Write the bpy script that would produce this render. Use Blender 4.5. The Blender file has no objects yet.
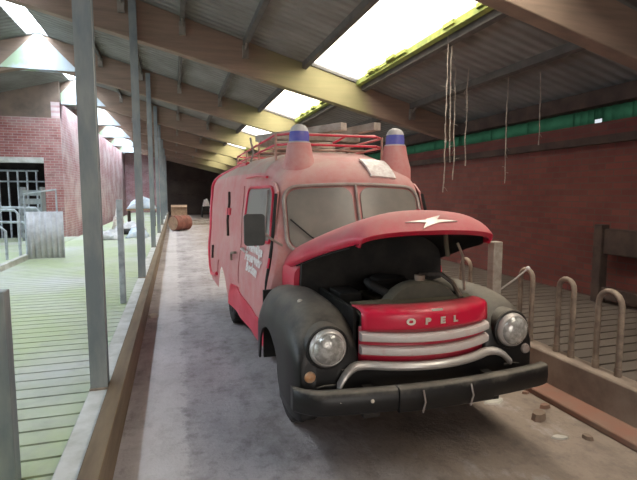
import bpy, bmesh, math, random
from mathutils import Vector, Matrix
random.seed(7)
PI = math.pi
sc = bpy.context.scene
C = sc.collection

# ------------------------------------------------------------------ camera
yaw, pit = math.radians(17.0), math.radians(5.6)
cam = bpy.data.cameras.new('camera'); camo = bpy.data.objects.new('camera', cam); C.objects.link(camo)
camo.location = (0, 0, 1.6)
camo.rotation_euler = (PI/2 - pit, 0, -yaw)
cam.sensor_width = 36; cam.lens = 470/637*36
cam.clip_start = .05; cam.clip_end = 300
sc.camera = camo
# ------------------------------------------------------------------ world, light, exposure
w = bpy.data.worlds.new('sky'); sc.world = w; w.use_nodes = True
bg = w.node_tree.nodes['Background']; bg.inputs[0].default_value = (.86, .93, 1, 1); bg.inputs[1].default_value = .55
sc.view_settings.view_transform = 'Standard'; sc.view_settings.look = 'None'
sc.view_settings.gamma = 1; sc.view_settings.use_curve_mapping = False
sc.view_settings.exposure = 0.68
sc.cycles.max_bounces = 8; sc.cycles.diffuse_bounces = 5; sc.cycles.transparent_max_bounces = 8
sc.cycles.sample_clamp_indirect = 6
def area(name, loc, rot, sx, sy, power, col):
    l = bpy.data.lights.new(name, 'AREA'); l.shape = 'RECTANGLE'; l.size = sx; l.size_y = sy
    l.energy = power; l.color = col
    o = bpy.data.objects.new(name, l); C.objects.link(o); o.location = loc; o.rotation_euler = rot
    return o
BAY = [-1.0, 3.6, 8.2, 12.75, 17.35, 21.95, 26.5, 31.1, 35.7]   # portal frames along the lane
RX = -2.9                                                       # ridge
SL = math.atan(.28)
def zb(x): return 3.88 + .24*(-x) if x >= RX else 3.88 + .24*(-RX) - .24*(RX - x)     # frame soffit
def zt(x): return 4.48 - .28*x if x >= RX else 4.48 - .28*RX - .28*(RX - x)                                                         # roof underside
for i in range(len(BAY)-1):
    y = (BAY[i]+BAY[i+1])/2; L = BAY[i+1]-BAY[i]-.5
    # daylight falling through the ridge glazing and the roof lights of each bay
    area('ridge_daylight', (RX, y, zt(RX)+.25), (0, 0, 0), .44, L, [120, 150, 190, 230, 260, 260, 260, 260][i], (.86, .93, 1))
    if i < 7:
        area('rooflight_daylight', (2.75, y, zt(2.75)+.12), (0, SL, 0), .9, L, [60, 85, 100, 105, 105, 80, 60][i], (1, .95, .88))
area('front_fill', (.9, -5.6, 1.9), (PI/2, 0, 0), 3.2, 2.9, 75, (1, .88, .78))  # fill lamp added behind the camera to brighten the truck front
area('open_side_daylight', (-10.4, 9, 2.4), (0, -PI/2, 0), 3.0, 14, 380, (.80, .90, 1))

# ------------------------------------------------------------------ node helpers
def mat(name): 
    m = bpy.data.materials.new(name); m.use_nodes = True
    nt = m.node_tree; b = nt.nodes['Principled BSDF']
    return m, nt, b
def N(nt, t, **k):
    n = nt.nodes.new(t)
    for a, v in k.items():
        if a in n.inputs: n.inputs[a].default_value = v
        else: setattr(n, a, v)
    return n
def coords(nt, scale=(1,1,1), rot=(0,0,0)):
    tc = N(nt, 'ShaderNodeTexCoord'); mp = N(nt, 'ShaderNodeMapping')
    mp.inputs['Scale'].default_value = scale; mp.inputs['Rotation'].default_value = rot
    nt.links.new(tc.outputs['Object'], mp.inputs['Vector']); return mp.outputs['Vector']
def noise(nt, vec, scale, detail=5, rough=.6):
    n = N(nt, 'ShaderNodeTexNoise'); n.inputs['Scale'].default_value = scale; n.inputs['Detail'].default_value = detail
    n.inputs['Roughness'].default_value = rough; nt.links.new(vec, n.inputs['Vector']); return n.outputs['Fac']
def ramp(nt, fac, a, b):
    r = N(nt, 'ShaderNodeMapRange'); r.inputs['From Min'].default_value = a; r.inputs['From Max'].default_value = b
    nt.links.new(fac, r.inputs['Value']); return r.outputs['Result']
def mix(nt, fac, a, b):
    m = N(nt, 'ShaderNodeMix', data_type='RGBA')
    for s, v in ((0, fac), (6, a), (7, b)):
        if isinstance(v, (int, float)): m.inputs[s].default_value = v
        elif isinstance(v, tuple): m.inputs[s].default_value = (*v, 1)[:4]
        else: nt.links.new(v, m.inputs[s])
    return m.outputs[2]
def math_(nt, op, a, b):
    m = N(nt, 'ShaderNodeMath', operation=op)
    for i, v in enumerate((a, b)):
        if isinstance(v, (int, float)): m.inputs[i].default_value = v
        else: nt.links.new(v, m.inputs[i])
    return m.outputs[0]
def bump(nt, b, h, strength=.3, dist=.02):
    n = N(nt, 'ShaderNodeBump'); n.inputs['Strength'].default_value = strength; n.inputs['Distance'].default_value = dist
    nt.links.new(h, n.inputs['Height']); nt.links.new(n.outputs[0], b.inputs['Normal'])
def simple(name, col, rough=.7, metal=0, col2=None, scale=6, lo=.4, hi=.65, stretch=(1,1,1), bmp=.15):
    m, nt, b = mat(name); b.inputs['Roughness'].default_value = rough; b.inputs['Metallic'].default_value = metal
    v = coords(nt, stretch); n = noise(nt, v, scale)
    c2 = col2 or tuple(x*.7 for x in col)
    nt.links.new(mix(nt, ramp(nt, n, lo, hi), col, c2), b.inputs['Base Color'])
    if bmp: bump(nt, b, n, bmp, .01)
    return m
def dusty(name, col, dust, base=.25, up=.5, rough=.5, metal=0, scale=5):
    """paint under a layer of dust that has settled on what faces up"""
    m, nt, b = mat(name); b.inputs['Roughness'].default_value = rough; b.inputs['Metallic'].default_value = metal
    v = coords(nt); n = noise(nt, v, scale, 6); n2 = noise(nt, v, scale*6, 4)
    g = N(nt, 'ShaderNodeNewGeometry'); s = N(nt, 'ShaderNodeSeparateXYZ'); nt.links.new(g.outputs['Normal'], s.inputs[0])
    u = ramp(nt, s.outputs[2], .05, .95)
    f = math_(nt, 'ADD', math_(nt, 'MULTIPLY', u, up), base)
    f = math_(nt, 'ADD', f, math_(nt, 'MULTIPLY', math_(nt, 'SUBTRACT', n, .5), .9))
    f = math_(nt, 'ADD', f, math_(nt, 'MULTIPLY', math_(nt, 'SUBTRACT', n2, .5), .3))
    cl = N(nt, 'ShaderNodeClamp'); nt.links.new(f, cl.inputs[0])
    nt.links.new(mix(nt, cl.outputs[0], col, dust), b.inputs['Base Color'])
    r = N(nt, 'ShaderNodeMapRange'); r.inputs['To Min'].default_value = rough; r.inputs['To Max'].default_value = .95
    nt.links.new(cl.outputs[0], r.inputs['Value']); nt.links.new(r.outputs[0], b.inputs['Roughness'])
    return m
def brick(name, c1, c2, mortar, axis, pale=(.6,.55,.5), pale_amt=.3):
    m, nt, b = mat(name); b.inputs['Roughness'].default_value = .9
    v = coords(nt)
    sp = N(nt, 'ShaderNodeSeparateXYZ'); nt.links.new(v, sp.inputs[0]); cb = N(nt, 'ShaderNodeCombineXYZ')
    nt.links.new(sp.outputs[0 if axis == 'x' else 1], cb.inputs[0]); nt.links.new(sp.outputs[2], cb.inputs[1])
    t = N(nt, 'ShaderNodeTexBrick'); t.inputs['Scale'].default_value = 1
    t.inputs['Brick Width'].default_value = .25; t.inputs['Row Height'].default_value = .083; t.inputs['Mortar Size'].default_value = .008
    t.inputs['Color1'].default_value = (*c1, 1); t.inputs['Color2'].default_value = (*c2, 1); t.inputs['Mortar'].default_value = (*mortar, 1)
    nt.links.new(cb.outputs[0], t.inputs['Vector'])
    n = noise(nt, v, .9, 6); f = math_(nt, 'MULTIPLY', ramp(nt, n, .42, .7), pale_amt)
    n2 = noise(nt, v, 3.1, 5); c = mix(nt, f, t.outputs['Color'], pale)
    c = mix(nt, math_(nt, 'MULTIPLY', ramp(nt, n2, .5, .8), .45), c, tuple(x*.4 for x in c1))
    nt.links.new(c, b.inputs['Base Color']); bump(nt, b, t.outputs['Fac'], -.4, .01)
    return m
def glassy(name, tint, trans=.6):
    m, nt, b = mat(name)
    out = nt.nodes['Material Output']; nt.nodes.remove(b)
    tr = N(nt, 'ShaderNodeBsdfTransparent'); tr.inputs[0].default_value = (*tint, 1)
    tl = N(nt, 'ShaderNodeBsdfTranslucent')
    n = noise(nt, coords(nt), 4); nt.links.new(mix(nt, ramp(nt, n, .4, .7), tint, tuple(x*.8 for x in tint)), tl.inputs[0])
    mx = N(nt, 'ShaderNodeMixShader'); mx.inputs[0].default_value = 1-trans
    nt.links.new(tr.outputs[0], mx.inputs[1]); nt.links.new(tl.outputs[0], mx.inputs[2]); nt.links.new(mx.outputs[0], out.inputs[0])
    return m

# materials
M = {}
DUST = (.42, .30, .24)
M['red'] = dusty('red_paint', (.58, .018, .055), (.50, .30, .27), .02, .62, .32)
M['red_clean'] = dusty('red_paint_bright', (.62, .012, .05), DUST, -.05, .22, .28)
M['pink'] = dusty('red_paint_dusty', (.50, .035, .055), (.56, .42, .38), .48, .25, .45)
M['roofp'] = dusty('roof_paint_dusty', (.46, .06, .06), (.44, .36, .30), .72, .20, .5)
M['black'] = dusty('black_paint', (.007, .007, .007), (.27, .235, .19), -.24, .85, .42, scale=7)
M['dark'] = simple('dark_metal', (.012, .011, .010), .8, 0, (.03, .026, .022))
M['rubber'] = simple('tyre_rubber', (.018, .017, .017), .85, 0, (.06, .055, .05))
M['chrome'] = dusty('worn_chrome', (.62, .60, .57), (.50, .40, .36), .10, .25, .28, .55, 9)
M['bar'] = dusty('worn_white_bar', (.66, .60, .57), (.50, .16, .15), -.02, .1, .4, .1, 14)
M['bolt'] = simple('letter_metal', (.75, .70, .60), .4, .3, (.6, .5, .4))
M['dustglass'] = simple('dusty_glass', (.24, .22, .19), .35, 0, (.15, .14, .13), 3, .35, .7, bmp=0)
M['sideglass'] = simple('dusty_side_glass', (.24, .23, .20), .4, 0, (.14, .14, .13), 3, bmp=0)
M['gasket'] = simple('pale_gasket', (.36, .32, .29), .6, 0, (.25, .18, .16))
M['black_rubber'] = simple('black_rubber', (.015, .014, .013), .7)
M['mirror'] = simple('mirror_back', (.022, .028, .026), .5, 0, (.04, .04, .04))
M['blue'] = simple('blue_dome', (.10, .11, .42), .25, 0, (.16, .14, .42), 8, bmp=0)
M['domecap'] = simple('pale_cap', (.50, .47, .47), .6)
M['lens'] = simple('lamp_lens', (.62, .61, .58), .12, .35, (.34, .33, .31), 24, .4, .6, bmp=.4)
M['orange'] = simple('orange_lens', (.60, .30, .14), .3, 0, (.5, .4, .3), 20)
M['white'] = simple('white_paint', (.78, .74, .72), .6, 0, (.6, .5, .48), 20)
M['engine'] = dusty('engine_grime', (.05, .05, .042), (.20, .18, .13), .3, .4, .7)
M['support'] = dusty('support_panel', (.05, .045, .03), (.15, .13, .085), .2, .4, .7)
M['steel'] = simple('galvanised_steel', (.19, .22, .24), .5, .3, (.30, .32, .31), 7, stretch=(1, 1, .25))
M['rust'] = simple('rusty_tube', (.20, .15, .12), .7, .2, (.38, .30, .23), 9)
M['pale_tube'] = simple('pale_tube', (.45, .50, .54), .5, .3, (.28, .31, .34), 8)
M['wood_beam'] = simple('beam_timber', (.30, .185, .135), .85, 0, (.20, .13, .10), 3, .35, .7, (.4, 2, 6))
M['ridge_tri'] = simple('pale_ridge_face', (.48, .53, .58), .8, 0, (.38, .48, .33), 1.6, .5, .62)
M['purlin'] = simple('purlin', (.10, .09, .08), .85)
M['bracket'] = simple('bracket', (.28, .25, .22), .6, .3)
M['plank'] = simple('kerb_plank', (.13, .09, .055), .8, 0, (.21, .15, .09), 4, .35, .7, (3, .4, 3))
M['beamwood'] = simple('grey_timber', (.42, .37, .32), .85, 0, (.30, .25, .21), 5, .4, .65, (3, .6, 3))
M['paper'] = simple('pale_scrap', (.6, .56, .5), .8)
M['twine'] = simple('dusty_twine', (.36, .31, .26), .95, 0, (.25, .21, .18), 30)
M['cardboard'] = simple('cardboard', (.45, .30, .20), .9)
M['redbrown'] = simple('rust_drum', (.28, .10, .07), .8, 0, (.18, .08, .06))
M['tarp'] = simple('blue_white_sheet', (.48, .60, .75), .6, 0, (.7, .74, .78), 5)
M['palestuff'] = simple('pale_sheet', (.60, .60, .62), .8, 0, (.45, .45, .47), 6)
M['ridge_glass'] = glassy('ridge_glazing', (.95, .98, 1.0), .75)
M['roof_glass'] = glassy('roof_light', (1, .98, .93), .75)
M['green_tone'] = simple('green_edge', (.24, .27, .06), .9, 0, (.14, .18, .05), 9)
M['greenband'] = glassy('green_sheet', (.20, .36, .26), .12)
M['kerbface'] = simple('concrete_kerb_brown', (.34, .27, .215), .9, 0, (.20, .15, .12), 3)
M['gutter'] = simple('red_brown_gutter', (.27, .13, .09), .9, 0, (.22, .16, .12), 2.2)
M['ledge'] = simple('pale_concrete', (.60, .60, .58), .85, 0, (.42, .42, .38), 4)
M['darkwood'] = simple('dark_timber', (.035, .022, .018), .9, 0, (.07, .045, .035), 4)
M['soffit'] = simple('soffit_boards', (.20, .14, .11), .9, 0, (.13, .10, .08), 2)
M['far'] = simple('far_wall_shade', (.045, .03, .025), .95, 0, (.07, .05, .04), .8)  # dark tone holds the shade on the far wall's unlit part

def floor_mat():
    m, nt, b = mat('lane_concrete'); v = coords(nt)
    n1 = noise(nt, v, .9, 8, .65); n2 = noise(nt, v, 7, 8, .7); n3 = noise(nt, v, 28, 4)
    s = N(nt, 'ShaderNodeSeparateXYZ'); nt.links.new(v, s.inputs[0])
    wob = math_(nt, 'ADD', s.outputs[0], math_(nt, 'MULTIPLY', math_(nt, 'SUBTRACT', n1, .5), 1.2))
    c = mix(nt, ramp(nt, n1, .35, .65), (.50, .465, .48), (.33, .30, .31))
    # brown trodden dirt along the truck side, also painting in the dimmer light there
    c = mix(nt, ramp(nt, wob, .45, 1.5), c, (.29, .225, .18))
    c = mix(nt, math_(nt, 'MULTIPLY', ramp(nt, n2, .50, .70), .55), c, (.12, .10, .09))
    n4 = noise(nt, coords(nt, (1, .5, 1)), 2.3, 9, .75); c = mix(nt, math_(nt, 'MULTIPLY', ramp(nt, n4, .50, .66), .55), c, (.10, .08, .07))
    c = mix(nt, math_(nt, 'MULTIPLY', ramp(nt, n4, .44, .34), .4), c, (.56, .52, .52))
    # chalky strip of lime beside the kerb
    wob2 = math_(nt, 'ADD', s.outputs[0], math_(nt, 'MULTIPLY', math_(nt, 'SUBTRACT', n2, .5), .35))
    inside = math_(nt, 'MULTIPLY', ramp(nt, wob2, -.30, -.18), ramp(nt, wob2, .06, .01))
    c = mix(nt, math_(nt, 'MULTIPLY', inside, .42), c, (.66, .63, .62))
    nt.links.new(c, b.inputs['Base Color']); b.inputs['Roughness'].default_value = .75
    bump(nt, b, math_(nt, 'ADD', n2, math_(nt, 'MULTIPLY', n3, .4)), .5, .02); return m
M['floor'] = floor_mat()
def slat_mat(name, pale, green, amt):
    m, nt, b = mat(name); v = coords(nt); n1 = noise(nt, v, .55, 6); n2 = noise(nt, v, 6, 6)
    c = mix(nt, math_(nt, 'MULTIPLY', ramp(nt, n1, .32, .56), amt), pale, green)
    c = mix(nt, math_(nt, 'MULTIPLY', ramp(nt, n2, .5, .75), .4), c, tuple(x*.55 for x in pale))
    nt.links.new(c, b.inputs['Base Color']); b.inputs['Roughness'].default_value = .8; bump(nt, b, n2, .3, .01); return m
M['slat'] = slat_mat('slatted_concrete', (.50, .52, .50), (.37, .45, .22), .75)
M['slat_r'] = slat_mat('slatted_concrete_brown', (.15, .12, .10), (.09, .07, .055), .8)
def beam_mat(name, green_tone):
    """brown glulam with a greener stretch part way along"""
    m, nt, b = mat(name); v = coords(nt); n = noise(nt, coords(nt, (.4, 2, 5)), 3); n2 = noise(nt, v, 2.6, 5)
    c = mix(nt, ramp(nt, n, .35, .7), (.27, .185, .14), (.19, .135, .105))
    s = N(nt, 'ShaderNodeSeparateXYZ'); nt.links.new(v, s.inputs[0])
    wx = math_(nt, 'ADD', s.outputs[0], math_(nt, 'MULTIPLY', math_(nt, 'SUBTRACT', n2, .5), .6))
    g = math_(nt, 'MULTIPLY', ramp(nt, wx, 4.1, 4.9), ramp(nt, wx, 6.5, 6.1))  # greener between two points along the rafter
    c = mix(nt, math_(nt, 'MULTIPLY', g, green_tone), c, (.26, .28, .10))
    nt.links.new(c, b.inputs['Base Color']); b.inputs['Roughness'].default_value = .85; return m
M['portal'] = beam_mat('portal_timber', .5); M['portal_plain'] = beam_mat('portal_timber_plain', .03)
def roof_mat():
    m, nt, b = mat('corrugated_cement'); v = coords(nt)
    wv = N(nt, 'ShaderNodeTexWave', bands_direction='Y'); wv.inputs['Scale'].default_value = 1.8; nt.links.new(v, wv.inputs['Vector'])
    n = noise(nt, v, 1.5, 6)
    nt.links.new(mix(nt, ramp(nt, n, .35, .7), (.22, .215, .205), (.15, .14, .13)), b.inputs['Base Color'])
    b.inputs['Roughness'].default_value = .9; bump(nt, b, wv.outputs['Fac'], .7, .04); return m
M['roof'] = roof_mat()
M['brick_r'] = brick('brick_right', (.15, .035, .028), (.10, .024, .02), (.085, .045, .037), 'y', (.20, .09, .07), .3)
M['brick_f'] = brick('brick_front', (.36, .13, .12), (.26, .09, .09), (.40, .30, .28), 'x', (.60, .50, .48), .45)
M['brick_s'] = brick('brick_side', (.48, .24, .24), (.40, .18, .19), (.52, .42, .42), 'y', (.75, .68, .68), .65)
M['brick_b'] = brick('brick_far', (.45, .22, .24), (.36, .17, .19), (.48, .38, .40), 'x', (.70, .62, .64), .5)

# ------------------------------------------------------------------ mesh helpers
class MB:
    def __init__(s): s.v = []; s.f = []
    def add(s, vs, fs):
        o = len(s.v); s.v += [tuple(p) for p in vs]; s.f += [tuple(i+o for i in f) for f in fs]; return s
    def box(s, x0, x1, y0, y1, z0, z1):
        return s.add([(x, y, z) for z in (z0, z1) for y in (y0, y1) for x in (x0, x1)],
                     [(0,2,3,1), (4,5,7,6), (0,1,5,4), (2,6,7,3), (0,4,6,2), (1,3,7,5)])
    def hexa(s, p):   # 8 points, bottom 4 ccw then top 4 ccw
        return s.add(p, [(3,2,1,0), (4,5,6,7), (0,1,5,4), (1,2,6,5), (2,3,7,6), (3,0,4,7)])
    def bar(s, a, b, w, h, up=(0,0,1)):
        a, b = Vector(a), Vector(b); d = (b-a).normalized(); up = Vector(up)
        if abs(d.dot(up)) > .98: up = Vector((0,1,0))
        r = d.cross(up).normalized()*w/2; u = r.cross(d).normalized()*h/2
        return s.hexa([a-r-u, a+r-u, b+r-u, b-r-u, a-r+u, a+r+u, b+r+u, b-r+u])
    def tube(s, pts, r, n=8, closed=False, rs=None):
        pts = [Vector(p) for p in pts]; m = len(pts); rings = []; prev = None
        for i, p in enumerate(pts):
            if closed: d = (pts[(i+1) % m]-pts[i-1]).normalized()
            else: d = (pts[min(i+1, m-1)]-pts[max(i-1, 0)]).normalized()
            if prev is None:
                a = Vector((0,0,1)) if abs(d.z) < .9 else Vector((1,0,0)); u = d.cross(a).normalized()
            else: u = (prev - d*prev.dot(d)).normalized()
            prev = u; q = d.cross(u); rr = rs[i] if rs else r
            rings.append([p + (u*math.cos(2*PI*k/n)+q*math.sin(2*PI*k/n))*rr for k in range(n)])
        vs = [v for R in rings for v in R]; fs = []
        for i in range(m if closed else m-1):
            j = (i+1) % m
            for k in range(n): fs.append((i*n+k, i*n+(k+1) % n, j*n+(k+1) % n, j*n+k))
        if not closed: fs += [tuple(range(n))[::-1], tuple((m-1)*n+k for k in range(n))]
        return s.add(vs, fs)
    def lathe(s, prof, origin, axis=(0,0,1), n=24):
        ax = Vector(axis).normalized(); a = Vector((1,0,0)) if abs(ax.x) < .9 else Vector((0,0,1))
        u = ax.cross(a).normalized(); q = ax.cross(u); o = Vector(origin); vs = []; fs = []
        for r, h in prof: vs += [o + ax*h + (u*math.cos(2*PI*k/n)+q*math.sin(2*PI*k/n))*r for k in range(n)]
        for i in range(len(prof)-1):
            for k in range(n): fs.append((i*n+k, i*n+(k+1) % n, (i+1)*n+(k+1) % n, (i+1)*n+k))
        fs += [tuple(range(n))[::-1], tuple((len(prof)-1)*n+k for k in range(n))]
        return s.add(vs, fs)
    def grid(s, rows, cap0=False, cap1=False):
        n = len(rows[0]); vs = [v for R in rows for v in R]; fs = []
        for i in range(len(rows)-1):
            for k in range(n-1): fs.append((i*n+k, i*n+k+1, (i+1)*n+k+1, (i+1)*n+k))
        if cap0: fs.append(tuple(range(n))[::-1])
        if cap1: fs.append(tuple((len(rows)-1)*n+k for k in range(n)))
        return s.add(vs, fs)
    def patch(s, outline, f, off=.006, rings=6):
        """a plate that follows the surface f(u, v, off) inside a closed 2-D outline"""
        n = len(outline); cu = sum(p[0] for p in outline)/n; cv = sum(p[1] for p in outline)/n
        vs = [f(u, v, -.004) for u, v in outline]; fs = []
        for i in range(rings):
            t = 1-i/rings; vs += [f(cu+(u-cu)*t, cv+(v-cv)*t, off) for u, v in outline]
        vs.append(f(cu, cv, off))
        for i in range(rings):
            for k in range(n): fs.append((i*n+k, i*n+(k+1) % n, (i+1)*n+(k+1) % n, (i+1)*n+k))
        for k in range(n): fs.append((rings*n+k, rings*n+(k+1) % n, len(vs)-1))
        return s.add(vs, fs)
    def build(s, name, m, parent=None, smooth=40, bevel=0, solid=0):
        o0 = Vector((0,0,0)); p = parent
        while p is not None: o0 += p.location; p = p.parent
        me = bpy.data.meshes.new(name)
        me.from_pydata([tuple(Vector(v)-o0) for v in s.v], [], s.f); me.update()
        bm = bmesh.new(); bm.from_mesh(me); bmesh.ops.remove_doubles(bm, verts=bm.verts, dist=1e-5)
        bmesh.ops.recalc_face_normals(bm, faces=bm.faces); bm.to_mesh(me); bm.free()
        for q in me.polygons: q.use_smooth = bool(smooth)
        if smooth: me.set_sharp_from_angle(angle=math.radians(smooth))
        me.materials.append(M[m] if isinstance(m, str) else m)
        o = bpy.data.objects.new(name, me); C.objects.link(o)
        if parent is not None: o.parent = parent
        if solid:
            md = o.modifiers.new('solidify', 'SOLIDIFY'); md.thickness = solid; md.offset = -1
        if bevel:
            md = o.modifiers.new('bevel', 'BEVEL'); md.width = bevel; md.segments = 2; md.limit_method = 'ANGLE'
        return o
def tag(o, label, cat, group=None):
    o['label'] = label; o['category'] = cat
    if group: o['group'] = group
    return o
def thing(name, label, cat, loc=(0,0,0), group=None):
    o = bpy.data.objects.new(name, None); C.objects.link(o); o.location = loc; return tag(o, label, cat, group)
def struct(name, mb, m, **k):
    o = mb.build(name, m, **k); o['kind'] = 'structure'; return o
def dup(o, loc=None, label=None):
    c = o.copy(); C.objects.link(c)
    if loc is not None: c.location = loc
    if label: c['label'] = label
    for ch in list(o.children):
        d = dup(ch); d.parent = c
    return c
def B(*a): return MB().box(*a)
def rrect(u0, u1, v0, v1, r, n=6):
    out = []
    for cu, cv, a0 in ((u1-r, v1-r, 0), (u0+r, v1-r, 90), (u0+r, v0+r, 180), (u1-r, v0+r, 270)):
        for k in range(n+1):
            a = math.radians(a0+90*k/n); out.append((cu+r*math.cos(a), cv+r*math.sin(a)))
    return out
def densify(o, step):
    out = []
    for i in range(len(o)):
        a, b = o[i], o[(i+1) % len(o)]; L = math.hypot(a[0]-b[0], a[1]-b[1]); k = max(1, int(L/step))
        out += [(a[0]+(b[0]-a[0])*j/k, a[1]+(b[1]-a[1])*j/k) for j in range(k)]
    return out
def interp(x, T):
    if x <= T[0][0]: return T[0][1]
    for (a, va), (b, vb) in zip(T, T[1:]):
        if x <= b:
            t = (x-a)/(b-a); t = t*t*(3-2*t); return va+(vb-va)*t
    return T[-1][1]

# ================================================================== THE BARN
Y0, Y1 = -6.0, 37.6
struct('floor', B(-.62, 3.05, Y0, Y1, -.12, 0), 'floor')
struct('ground', B(-14, 9, Y0-2, Y1+3, -.5, -.12), 'kerbface')
# slatted floors: one mesh each, slats are surface pattern
mb = MB(); y = Y0
while y < Y1:
    for xa, xb in ((-3.02, -.60), (-5.6, -3.05), (-8.2, -5.63), (-10.8, -8.23)):
        if xa < -3.03 and y > 16.8: continue
        mb.box(xa, xb, y, y+.148, .06, .22)
    y += .17
struct('floor_slatted_left', mb, 'slat', smooth=0)
struct('floor_pit_left', B(-10.8, -.60, Y0, Y1, -.12, -.02), 'dark')
mb = MB(); y = Y0
while y < Y1: mb.box(3.07, 5.3, y, y+.145, .08, .24); y += .17
struct('floor_slatted_right', mb, 'slat_r', smooth=0)
struct('trim_1', B(-.60, -.475, Y0, Y1, 0, .25), 'ledge', bevel=.008)
tag(B(-.475, -.375, Y0+.1, 36.8, 0.001, .275).build('kerb_plank', 'plank', bevel=.006),
    'long brown wooden plank edging the lane below the row of steel posts', 'plank')
struct('trim_2', B(2.9, 3.06, Y0, Y1, 0, .30), 'kerbface', bevel=.015)
struct('trim_3', B(2.70, 2.9, Y0, Y1, 0, .05), 'gutter', bevel=.01)
# right wall + eaves band
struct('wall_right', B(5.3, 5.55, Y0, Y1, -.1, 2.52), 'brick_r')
struct('trim_4', B(5.2, 5.36, Y0, Y1, 2.24, 2.34), 'darkwood')
mb = MB()
for a, b in zip(BAY, BAY[1:]):
    y = a
    while y < b-.001:
        y2 = min(y+.9, b)
        hole = y < 5.0 < y2
        for ya, yb, zl in (((y, 4.93, 2.5), (4.93, 5.06, 2.59), (5.06, y2, 2.5)) if hole else ((y, y2, 2.5),)):
            n = 8; rows = [[(5.42+.02*math.sin(k*2.2), ya+(yb-ya)*k/n, z) for k in range(n+1)] for z in (zl, 2.74)]
            mb.grid(rows)
        y = y2
struct('window_1', mb, 'greenband', solid=.006)
struct('trim_5', B(5.22, 5.5, Y0, Y1, 2.73, 2.93), 'darkwood')
# back wall with unseen gateway added for the fill lamp, far end wall
struct('wall_back', B(2.9, 5.3, -6.2, -6.0, 0, 4).box(-10.8, -1, -6.2, -6, 0, 5).box(-1, 2.9, -6.2, -6, 3.4, 5), 'brick_f')
struct('wall_front', B(-3.4, -.5, Y1, Y1+.2, -.1, 5.2), 'brick_b')
struct('wall_far_shaded', B(-.5, 5.3, Y1, Y1+.2, -.1, 4.6), 'far')
struct('trim_6', B(-.5, 5.3, Y1-.08, Y1, 2.55, 2.72).box(-.5, 5.3, Y1-.08, Y1, 1.5, 1.58), 'darkwood')
# inner brick building on the left
struct('wall_left', B(-3.65, -3.4, 17.0, Y1, -.1, 4.5), 'brick_s')
mb = B(-3.93, -3.65, 17.0, 17.25, -.1, 4.0).box(-10.8, -3.93, 17.0, 17.25, 2.75, 4.0).box(-10.8, -6.6, 17, 17.25, -.1, 2.75).box(-3.66, -3.405, 16.99, 17.0, -.1, 4.0)
struct('wall_inner', mb, 'brick_f')
struct('trim_7', B(-6.8, -3.93, 16.96, 17.27, 2.58, 2.75), 'ledge')
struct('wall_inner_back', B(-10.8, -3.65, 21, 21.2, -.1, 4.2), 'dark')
mb = MB(); mb.hexa([(-10.8,17.02,4.0), (-3.4,17.02,4.0), (-3.4,17.2,4.0), (-10.8,17.2,4.0), (-10.8,17.02,3.2), (-3.4,17.02,zt(-3.4)), (-3.4,17.2,zt(-3.4)), (-10.8,17.2,3.2)])
struct('trim_8', mb, 'soffit')
struct('trim_9', B(-3.08, -2.98, 4.0, 11.6, .2, .33), 'ledge', bevel=.01)
# low outer wall left, the upper part stands open
struct('wall_outer', B(-10.95, -10.8, Y0, 17, -.1, .9), 'brick_s')

# roof sheets with openings for the ridge glazing and the roof lights
T = .07
def slope(mb, xa, xb, ya, yb, t0=0.0, t1=T):
    p = [(xa, ya), (xb, ya), (xb, yb), (xa, yb)]
    mb.hexa([(x, y, zt(x)+t0) for x, y in p] + [(x, y, zt(x)+t1) for x, y in p])
mb = MB()
RL0, RL1 = RX-.22, RX+.22
SX0, SX1 = 2.3, 3.25
for a, b in zip(BAY, BAY[1:]):
    slope(mb, -10.9, RL0, a, b); slope(mb, RL1, SX0, a, b); slope(mb, SX1, 5.6, a, b)
    for xa, xb in ((RL0, RX), (RX, RL1), (SX0, SX1)):
        slope(mb, xa, xb, a, a+.12); slope(mb, xa, xb, b-.12, b)
slope(mb, -10.9, RX, Y0-.2, BAY[0]); slope(mb, RX, 5.6, Y0-.2, BAY[0]); slope(mb, -10.9, RX, BAY[-1], Y1+.3); slope(mb, RX, 5.6, BAY[-1], Y1+.3)
struct('ceiling', mb, 'roof', smooth=0)
k = 2
for a, b in zip(BAY, BAY[1:]):
    g = MB(); slope(g, RL0, RX, a+.12, b-.12, .03, .04); slope(g, RX, RL1, a+.12, b-.12, .03, .04)
    struct('window_%d' % k, g, 'ridge_glass', smooth=0); k += 1
    g = MB(); slope(g, SX0, SX1, a+.12, b-.12, .03, .04)
    o = struct('window_%d' % k, g, 'roof_glass', smooth=0); k += 1
    e = MB(); slope(e, SX1-.07, SX1, a+.12, b-.12, -.05, .03)
    for q in range(14):
        yy = a+.2+random.random()*(b-a-.5); slope(e, SX1-.07-random.random()*.07, SX1-.06, yy, yy+.1+random.random()*.2, -.02, .028)
    struct('trim_%d' % (k+20), e, 'green_tone', smooth=0)

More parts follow.
